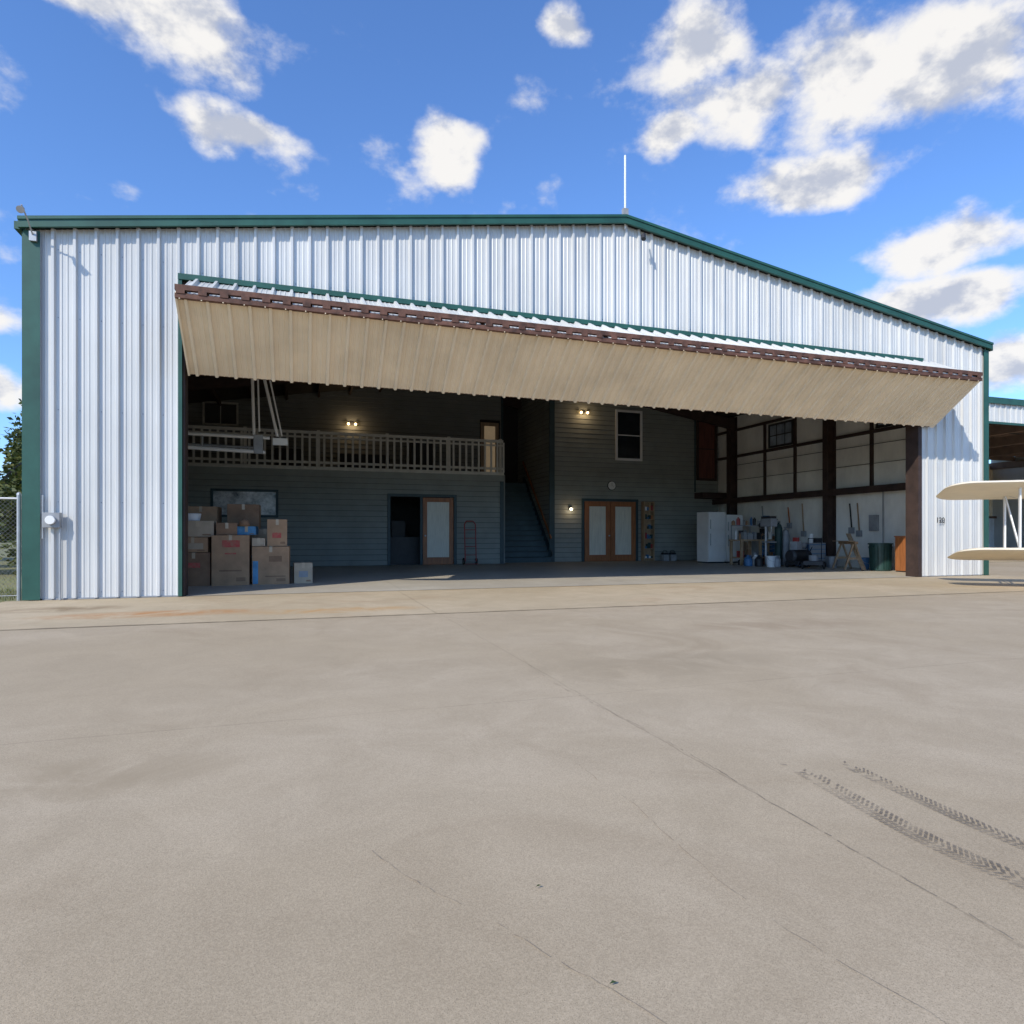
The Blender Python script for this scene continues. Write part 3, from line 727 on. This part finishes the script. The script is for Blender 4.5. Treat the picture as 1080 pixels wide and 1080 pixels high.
b.hexa([(-.02,-4.9,1.3),(.02,-4.9,1.3),(.02,-3.9,1.4),(-.02,-3.9,1.4),(-.02,-5.0,2.1),(.02,-5.0,2.1),(.02,-4.5,2.2),(-.02,-4.5,2.2)],M_fuse)
b.hexa([(-1.2,-4.9,1.40),(1.2,-4.9,1.40),(1.0,-4.2,1.40),(-1.0,-4.2,1.40),(-1.2,-4.9,1.45),(1.2,-4.9,1.45),(1.0,-4.2,1.45),(-1.0,-4.2,1.45)],M_fuse)
b.torus((0,-4.5,1.12),(1,0,0),.08,.035,M_rubber); b.beam((0,-4.5,1.12),(0,-4.3,1.3),.04,.04,M_fuse)
b.make("tail",bp)

# ================================================================= GROUND
b = B(); b.poly([(-900,-900,0),(900,-900,0),(900,900,0),(-900,900,0)],M_grass); b.make("ground")
b = B(); b.poly([(-16,-60,.004),(70,-60,.004),(70,5.9,.004),(21.6,5.9,.004),(21.6,.02,.004),(.0,-.02,.004),(-.3,-.02,.004),(-.3,-3.4,.004),(-16,-3.4,.004)],M_conc); b.make("concrete_apron_pavement")
b = B(); b.poly([(-.3,-3.75,.008),(21.6,-3.75,.008),(21.6,.0,.008),(-.3,.0,.008)],M_conc2); b.make("door_strip_pavement")
b = B(); b.poly([(.02,.0,.012),(W-.02,.0,.012),(W-.02,DEPTH-.02,.012),(.02,DEPTH-.02,.012)],M_floor); b.make("hangar_floor")
b = B(); b.poly([(NX0,NY,.008),(NX1,NY,.008),(NX1,19.8,.008),(NX0,19.8,.008)],M_conc2); b.make("neighbour_floor")

mt, nt, bs = new_mat("tire_rubber_marks")
bs.inputs["Base Color"].default_value = (.15,.118,.085,1); bs.inputs["Roughness"].default_value = .9
tr = N(nt,"ShaderNodeBsdfTransparent"); mx = N(nt,"ShaderNodeMixShader"); no = N(nt,"ShaderNodeTexNoise"); no.inputs["Scale"].default_value = 9; no.inputs["Detail"].default_value = 6
tc = N(nt,"ShaderNodeTexCoord"); nt.links.new(tc.outputs["Object"],no.inputs["Vector"])
mr = N(nt,"ShaderNodeMapRange"); mr.inputs[1].default_value = .3; mr.inputs[2].default_value = .7; mr.inputs[3].default_value = .05; mr.inputs[4].default_value = .72
nt.links.new(no.outputs["Fac"],mr.inputs[0]); nt.links.new(mr.outputs[0],mx.inputs[0]); nt.links.new(tr.outputs[0],mx.inputs[1]); nt.links.new(bs.outputs[0],mx.inputs[2])
nt.links.new(mx.outputs[0],nt.nodes["Material Output"].inputs["Surface"])
def smoothpath(pts, step=.02):
    out = []
    for i in range(len(pts)-1):
        p0 = Vector(pts[max(i-1,0)]); p1 = Vector(pts[i]); p2 = Vector(pts[i+1]); p3 = Vector(pts[min(i+2,len(pts)-1)])
        k = max(2,int((p2-p1).length/step))
        for j in range(k):
            t = j/k; out.append(.5*((2*p1)+(p2-p0)*t+(2*p0-5*p1+4*p2-p3)*t*t+(3*p1-p0-3*p2+p3)*t**3))
    return out
b = B()
for path,w in (([(6.31,-9.78),(6.256,-10.21),(6.225,-10.565),(6.25,-10.83),(6.33,-11.3),(6.5,-12)],.10),([(6.55,-9.85),(6.512,-10.24),(6.495,-10.69),(6.53,-11.3),(6.7,-12)],.08)):
    P_ = smoothpath([(x,y,.0085) for x,y in path],.022)
    for i in range(0,len(P_)-1):
        p = P_[i]; d = (P_[i+1]-P_[i]).normalized(); s = Vector((d.y,-d.x,0))
        for a,c in ((-.5,-.28),(-.24,-.02),(.02,.24),(.28,.5)):
            if i < 14 and random.random() > i/14: continue
            q0 = p+s*w*a; q1 = p+s*w*c; sk = d*.008*(1 if a < 0 else -1)
            b.poly([q0-sk,q1+sk,q1+sk+d*.013,q0-sk+d*.013],mt)
b.make("tire_marks")
M_crack = pmat("crack_fill",(.22,.165,.11),.95)
def crack(pts,w,seed):
    r = random.Random(seed); P_ = smoothpath([(x,y,.0082) for x,y in pts],.03); b = B(); off = 0
    L_, Rr = [], []
    for i in range(len(P_)-1):
        d = (P_[i+1]-P_[i]).normalized(); s = Vector((d.y,-d.x,0)); off += r.uniform(-.006,.006); off *= .93
        ww = w*r.uniform(.2,1); L_.append(P_[i]+s*(off-ww)); Rr.append(P_[i]+s*(off+ww))
    for i in range(len(L_)-1):
        if r.random() < .72: b.poly([L_[i],Rr[i],Rr[i+1],L_[i+1]],M_crack)
    b.make("pavement_crack")
crack([(4.40,-10.04),(4.5,-10.25),(4.74,-10.66),(4.92,-10.99),(5.1,-11.5)],.0011,1)
crack([(5.38,-9.5),(5.41,-9.98),(5.40,-10.4),(5.42,-10.76),(5.5,-11.3)],.0010,2)
crack([(5.96,-7),(5.90,-8),(5.95,-9.5),(5.92,-11),(5.95,-12.5)],.0015,3)
b = B()
for x,y in ((4.85,-10.42),(4.87,-10.86)):
    a = random.random()*6; u = Vector((math.cos(a),math.sin(a),0)); v = Vector((-u.y,u.x,0)); c = Vector((x,y,.013))
    b.poly([c-u*.010,c-v*.004+Vector((0,0,.004)),c+u*.010,c+v*.004+Vector((0,0,.003))],M_leafd)
b.make("fallen_leaves")

# ================================================================= FENCE + VEGETATION
E = empty("chain_link_fence"); b = B(); FH = 1.65
for x in (-.18,-3.0,-6.0,-9.0,-12.0): b.cyl((x,.15,0),(x,.15,FH+.06),.032,M_galv,n=10); b.lathe((x,.15,FH+.06),[(.038,0),(.03,.03),(.005,.05)],M_galv,10)
b.tube([(-12,.15,FH),(-.18,.15,FH)],.02,M_galv); b.tube([(-12,.15,.08),(-.18,.15,.08)],.006,M_galv,5)
b.make("posts_and_rails",E)
b = B(); s = .07
k = -12.0
def clip(p,q,X,keep_less):
    ip = (p.x <= X) if keep_less else (p.x >= X); iq = (q.x <= X) if keep_less else (q.x >= X)
    if ip and iq: return p,q
    if not ip and not iq: return None
    t = (X-p.x)/(q.x-p.x); m = p.lerp(q,t)
    return (p,m) if ip else (m,q)
while k < -.18+FH:
    for sg in (1,-1):
        a = Vector((k-FH,.154,.05)) if sg>0 else Vector((k,.146,.05))
        c = Vector((k,.154,FH)) if sg>0 else Vector((k-FH,.146,FH))
        r = clip(a,c,-.19,True)
        if r: r = clip(r[0],r[1],-12,False)
        if r and (r[1]-r[0]).length > .02: b.cyl(r[0],r[1],.0018,M_wire,n=4,cap=False)
    k += s
b.make("wire_mesh",E)

def leaves(b, centers, n, size, mat, rnd):
    for _ in range(n):
        c, rad = rnd.choice(centers)
        while True:
            p = Vector((rnd.uniform(-1,1),rnd.uniform(-1,1),rnd.uniform(-1,1)))
            if .25 < p.length < 1: break
        p = p*(.75+.25*rnd.random()); q = Vector(c)+Vector((p.x*rad,p.y*rad,p.z*rad*.8))
        u = Vector((rnd.gauss(0,1),rnd.gauss(0,1),rnd.gauss(0,.6))).normalized(); v = u.orthogonal().normalized(); v.rotate(Matrix.Rotation(rnd.random()*6.28,3,u))
        s = size*rnd.uniform(.6,1.4)
        b.poly([q-u*s,q-v*s*.5,q+u*s,q+v*s*.5],mat)
def tree(x,y,h,rad,seed,n=7000,size=.11):
    rnd = random.Random(seed); E = empty("tree",(x,y,0)); b = B()
    b.cyl((0,0,0),(.1,0,h*.4),.2,M_bark,.13,n=10); cs = []
    for i in range(10):
        a = i*2.4+rnd.random(); L_ = rad*rnd.uniform(.35,.8); z0 = h*rnd.uniform(.22,.4); z1 = h*rnd.uniform(.35,.85)
        mid = Vector((math.cos(a)*L_*.4,math.sin(a)*L_*.4,(z0+z1)/2)); end = Vector((math.cos(a)*L_,math.sin(a)*L_,z1))
        b.cyl((.08,0,z0),mid,.08,M_bark,.05,8); b.cyl(mid,end,.05,M_bark,.015,8)
        for j in range(4):
            cs.append((end+Vector((rnd.gauss(0,.35),rnd.gauss(0,.35),rnd.gauss(0,.4)))*rad*.4, rad*rnd.uniform(.18,.36)))
    b.make("trunk_and_limbs",E); b2 = B(); leaves(b2,cs,n,size,M_leaf,rnd); b2.make("foliage",E)
tree(-6.2,14.5,6.4,3.6,1,20000,.10); tree(-13,18,8,3.6,2,6000,.13); tree(-6.0,24,6.2,3.2,5,8000,.12)
rnd = random.Random(9); b = B(); cs = [((-2.4-i*.8+rnd.uniform(-.2,.2),8+rnd.uniform(-.3,1.5),.6+(i%3)*.6+rnd.random()*.4),rnd.uniform(.9,1.2)) for i in range(14)]
leaves(b,cs,20000,.085,M_leaf,rnd); b.make("hedge")
b = B(); cs = []
for i in range(150):
    a = rnd.uniform(0,2*math.pi); r = rnd.uniform(95,130); cs.append(((4+r*math.cos(a),r*math.sin(a),rnd.uniform(1.5,5)),rnd.uniform(3,6)))
leaves(b,cs,22000,.7,M_leafd,rnd); b.make("distant_trees")
b = B()
for _ in range(9000):
    if rnd.random() < .6: x = rnd.uniform(-3.5,-.3); y = rnd.uniform(-3.35,2.5)
    else: x = rnd.uniform(-12,-.3); y = rnd.uniform(-3.3,9)
    h = rnd.uniform(.03,.11); a = rnd.random()*3.14; dx,dy = .006*math.cos(a),.006*math.sin(a); lx,ly = rnd.gauss(0,.03),rnd.gauss(0,.03)
    b.poly([(x-dx,y-dy,0),(x+dx,y+dy,0),(x+lx,y+ly,h)],M_grassb)
b.make("grass")

# ================================================================= SUN + SKY
sd = Vector((.80,.62,-.76)).normalized()
sl = bpy.data.lights.new("sun","SUN"); sl.energy = 4.3; sl.angle = R(.5); sl.color = (1,.94,.83)
so = bpy.data.objects.new("sun",sl); COL.objects.link(so); so.rotation_euler = sd.to_track_quat('-Z','Y').to_euler(); so.location = (-10,-10,20)
elev = math.asin(-sd.z); az = math.atan2(-sd.x,-sd.y)
w = bpy.data.worlds.new("World"); scene.world = w; w.use_nodes = True
nt = w.node_tree; nt.nodes.clear(); L = nt.links
out = N(nt,"ShaderNodeOutputWorld"); bg = N(nt,"ShaderNodeBackground"); bg.inputs["Strength"].default_value = .12
sky = N(nt,"ShaderNodeTexSky"); sky.sky_type = 'NISHITA'; sky.sun_disc = False; sky.sun_elevation = elev; sky.sun_rotation = az % (2*math.pi)
sky.air_density = 1.0; sky.dust_density = .5; sky.ozone_density = 2.0
tc = N(nt,"ShaderNodeTexCoord")
def wv(v, n, i):
    if isinstance(v,(int,float)): n.inputs[i].default_value = v
    else: L.new(v,n.inputs[i])
def wmath(op,a,b_=None,clamp=False):
    n = N(nt,"ShaderNodeMath",operation=op,use_clamp=clamp); wv(a,n,0)
    if b_ is not None: wv(b_,n,1)
    return n.outputs[0]
D = tc.outputs["Generated"]; sx = N(nt,"ShaderNodeSeparateXYZ"); L.new(D,sx.inputs[0])
AZ = wmath('MULTIPLY',wmath('ARCTAN2',sx.outputs[0],sx.outputs[1]),57.2958); EL = wmath('MULTIPLY',wmath('ARCSINE',sx.outputs[2]),57.2958)
cb = N(nt,"ShaderNodeCombineXYZ"); L.new(AZ,cb.inputs[0]); L.new(EL,cb.inputs[1])
nw = N(nt,"ShaderNodeTexNoise"); nw.inputs["Scale"].default_value = 8; nw.inputs["Detail"].default_value = 2; L.new(D,nw.inputs["Vector"])
ws = N(nt,"ShaderNodeVectorMath",operation='SUBTRACT'); L.new(nw.outputs["Color"],ws.inputs[0]); ws.inputs[1].default_value = (.5,.5,.5)
wm = N(nt,"ShaderNodeVectorMath",operation='MULTIPLY_ADD'); L.new(ws.outputs[0],wm.inputs[0]); wm.inputs[1].default_value = (6,3,0); L.new(cb.outputs[0],wm.inputs[2])
CL = [(-27.0,35.6,6.8,2.5),(-34,35.5,5.0,1.5),(-22.4,29.7,4.2,1.7),(-5.4,31.2,2.6,2.1),(4.65,38.3,1.9,1.3),
 (15.8,36.2,4.2,3.0),(19.5,32.7,6.0,2.3),(27.4,32.8,5.6,3.6),(35,31.5,7.0,3.4),(13.7,31.1,2.8,1.3),
 (25.3,26.6,6.2,1.5),(35.4,20.9,5.2,1.7),(33.0,16.9,6.8,1.8),(38.8,12.0,3.6,1.9),(-39.2,15.2,2.6,1.7),(-38.9,10.5,2.2,1.4),
 (56,20,9,4),(-56,20,8,4)]
acc = None
for a,e,wa,we in CL:
    a += 18.1; wa *= 1.55; we *= 1.5
    n = N(nt,"ShaderNodeVectorMath",operation='MULTIPLY_ADD'); L.new(wm.outputs[0],n.inputs[0]); n.inputs[1].default_value = (1/wa,1/we,0); n.inputs[2].default_value = (-a/wa,-e/we,0)
    l = N(nt,"ShaderNodeVectorMath",operation='LENGTH'); L.new(n.outputs[0],l.inputs[0])
    acc = l.outputs["Value"] if acc is None else wmath('MINIMUM',acc,l.outputs["Value"])
acc = wmath('SUBTRACT',1.0,acc,clamp=True)
def cnoise(vec,detail,sc=10):
    n1 = N(nt,"ShaderNodeTexNoise"); n1.inputs["Scale"].default_value = sc; n1.inputs["Detail"].default_value = detail; n1.inputs["Roughness"].default_value = .56; L.new(vec,n1.inputs["Vector"]); return n1.outputs["Fac"]
st_ = N(nt,"ShaderNodeVectorMath",operation='MULTIPLY'); L.new(D,st_.inputs[0]); st_.inputs[1].default_value = (1,1,1.5)
n0 = cnoise(st_.outputs[0],8)
sh = N(nt,"ShaderNodeVectorMath",operation='ADD'); L.new(st_.outputs[0],sh.inputs[0]); sh.inputs[1].default_value = (-.016,.0,.030)
n1 = cnoise(sh.outputs[0],5)
d0 = wmath('ADD',acc,wmath('MULTIPLY',wmath('SUBTRACT',n0,.5),1.95))
sv = wmath('ADD',wmath('MULTIPLY',wmath('SUBTRACT',n1,n0),3.6),wmath('MULTIPLY',acc,.5))
def wr(v,lo,hi,a=0,b_=1):
    n = N(nt,"ShaderNodeMapRange",interpolation_type='SMOOTHSTEP'); n.inputs[1].default_value = lo; n.inputs[2].default_value = hi; n.inputs[3].default_value = a; n.inputs[4].default_value = b_; L.new(v,n.inputs[0]); return n.outputs[0]
mask = wr(d0,.13,.66); shade = wr(sv,.08,.75)
def wmix(f,a,b_,bt='MIX'):
    n = N(nt,"ShaderNodeMix",data_type='RGBA',blend_type=bt); wv(f,n,0)
    for i,v in ((6,a),(7,b_)):
        if isinstance(v,tuple): n.inputs[i].default_value = (*v,1)
        else: L.new(v,n.inputs[i])
    return n.outputs[2]
skyc = wmix(1.0,sky.outputs[0],(1.05,1.46,2.05),'MULTIPLY')
cc = wmix(shade,(8.1,7.9,7.6),(4.5,4.8,5.6))
fin = wmix(wmath('MULTIPLY',mask,.96),skyc,cc)
L.new(fin,bg.inputs["Color"]); L.new(bg.outputs[0],out.inputs["Surface"])

# ================================================================= CAMERA
cam = bpy.data.cameras.new("camera"); co = bpy.data.objects.new("camera",cam); COL.objects.link(co)
co.location = (4.185,-12.2,1.05); co.rotation_euler = (R(90),0,R(-18.1))
cam.sensor_width = 36; cam.lens = 676/1080*36; cam.shift_y = 25/1080; cam.clip_end = 3000; cam.clip_start = .05
scene.camera = co
scene.view_settings.view_transform = 'Standard'; scene.view_settings.look = 'None'; scene.view_settings.exposure = 0; scene.view_settings.gamma = 1
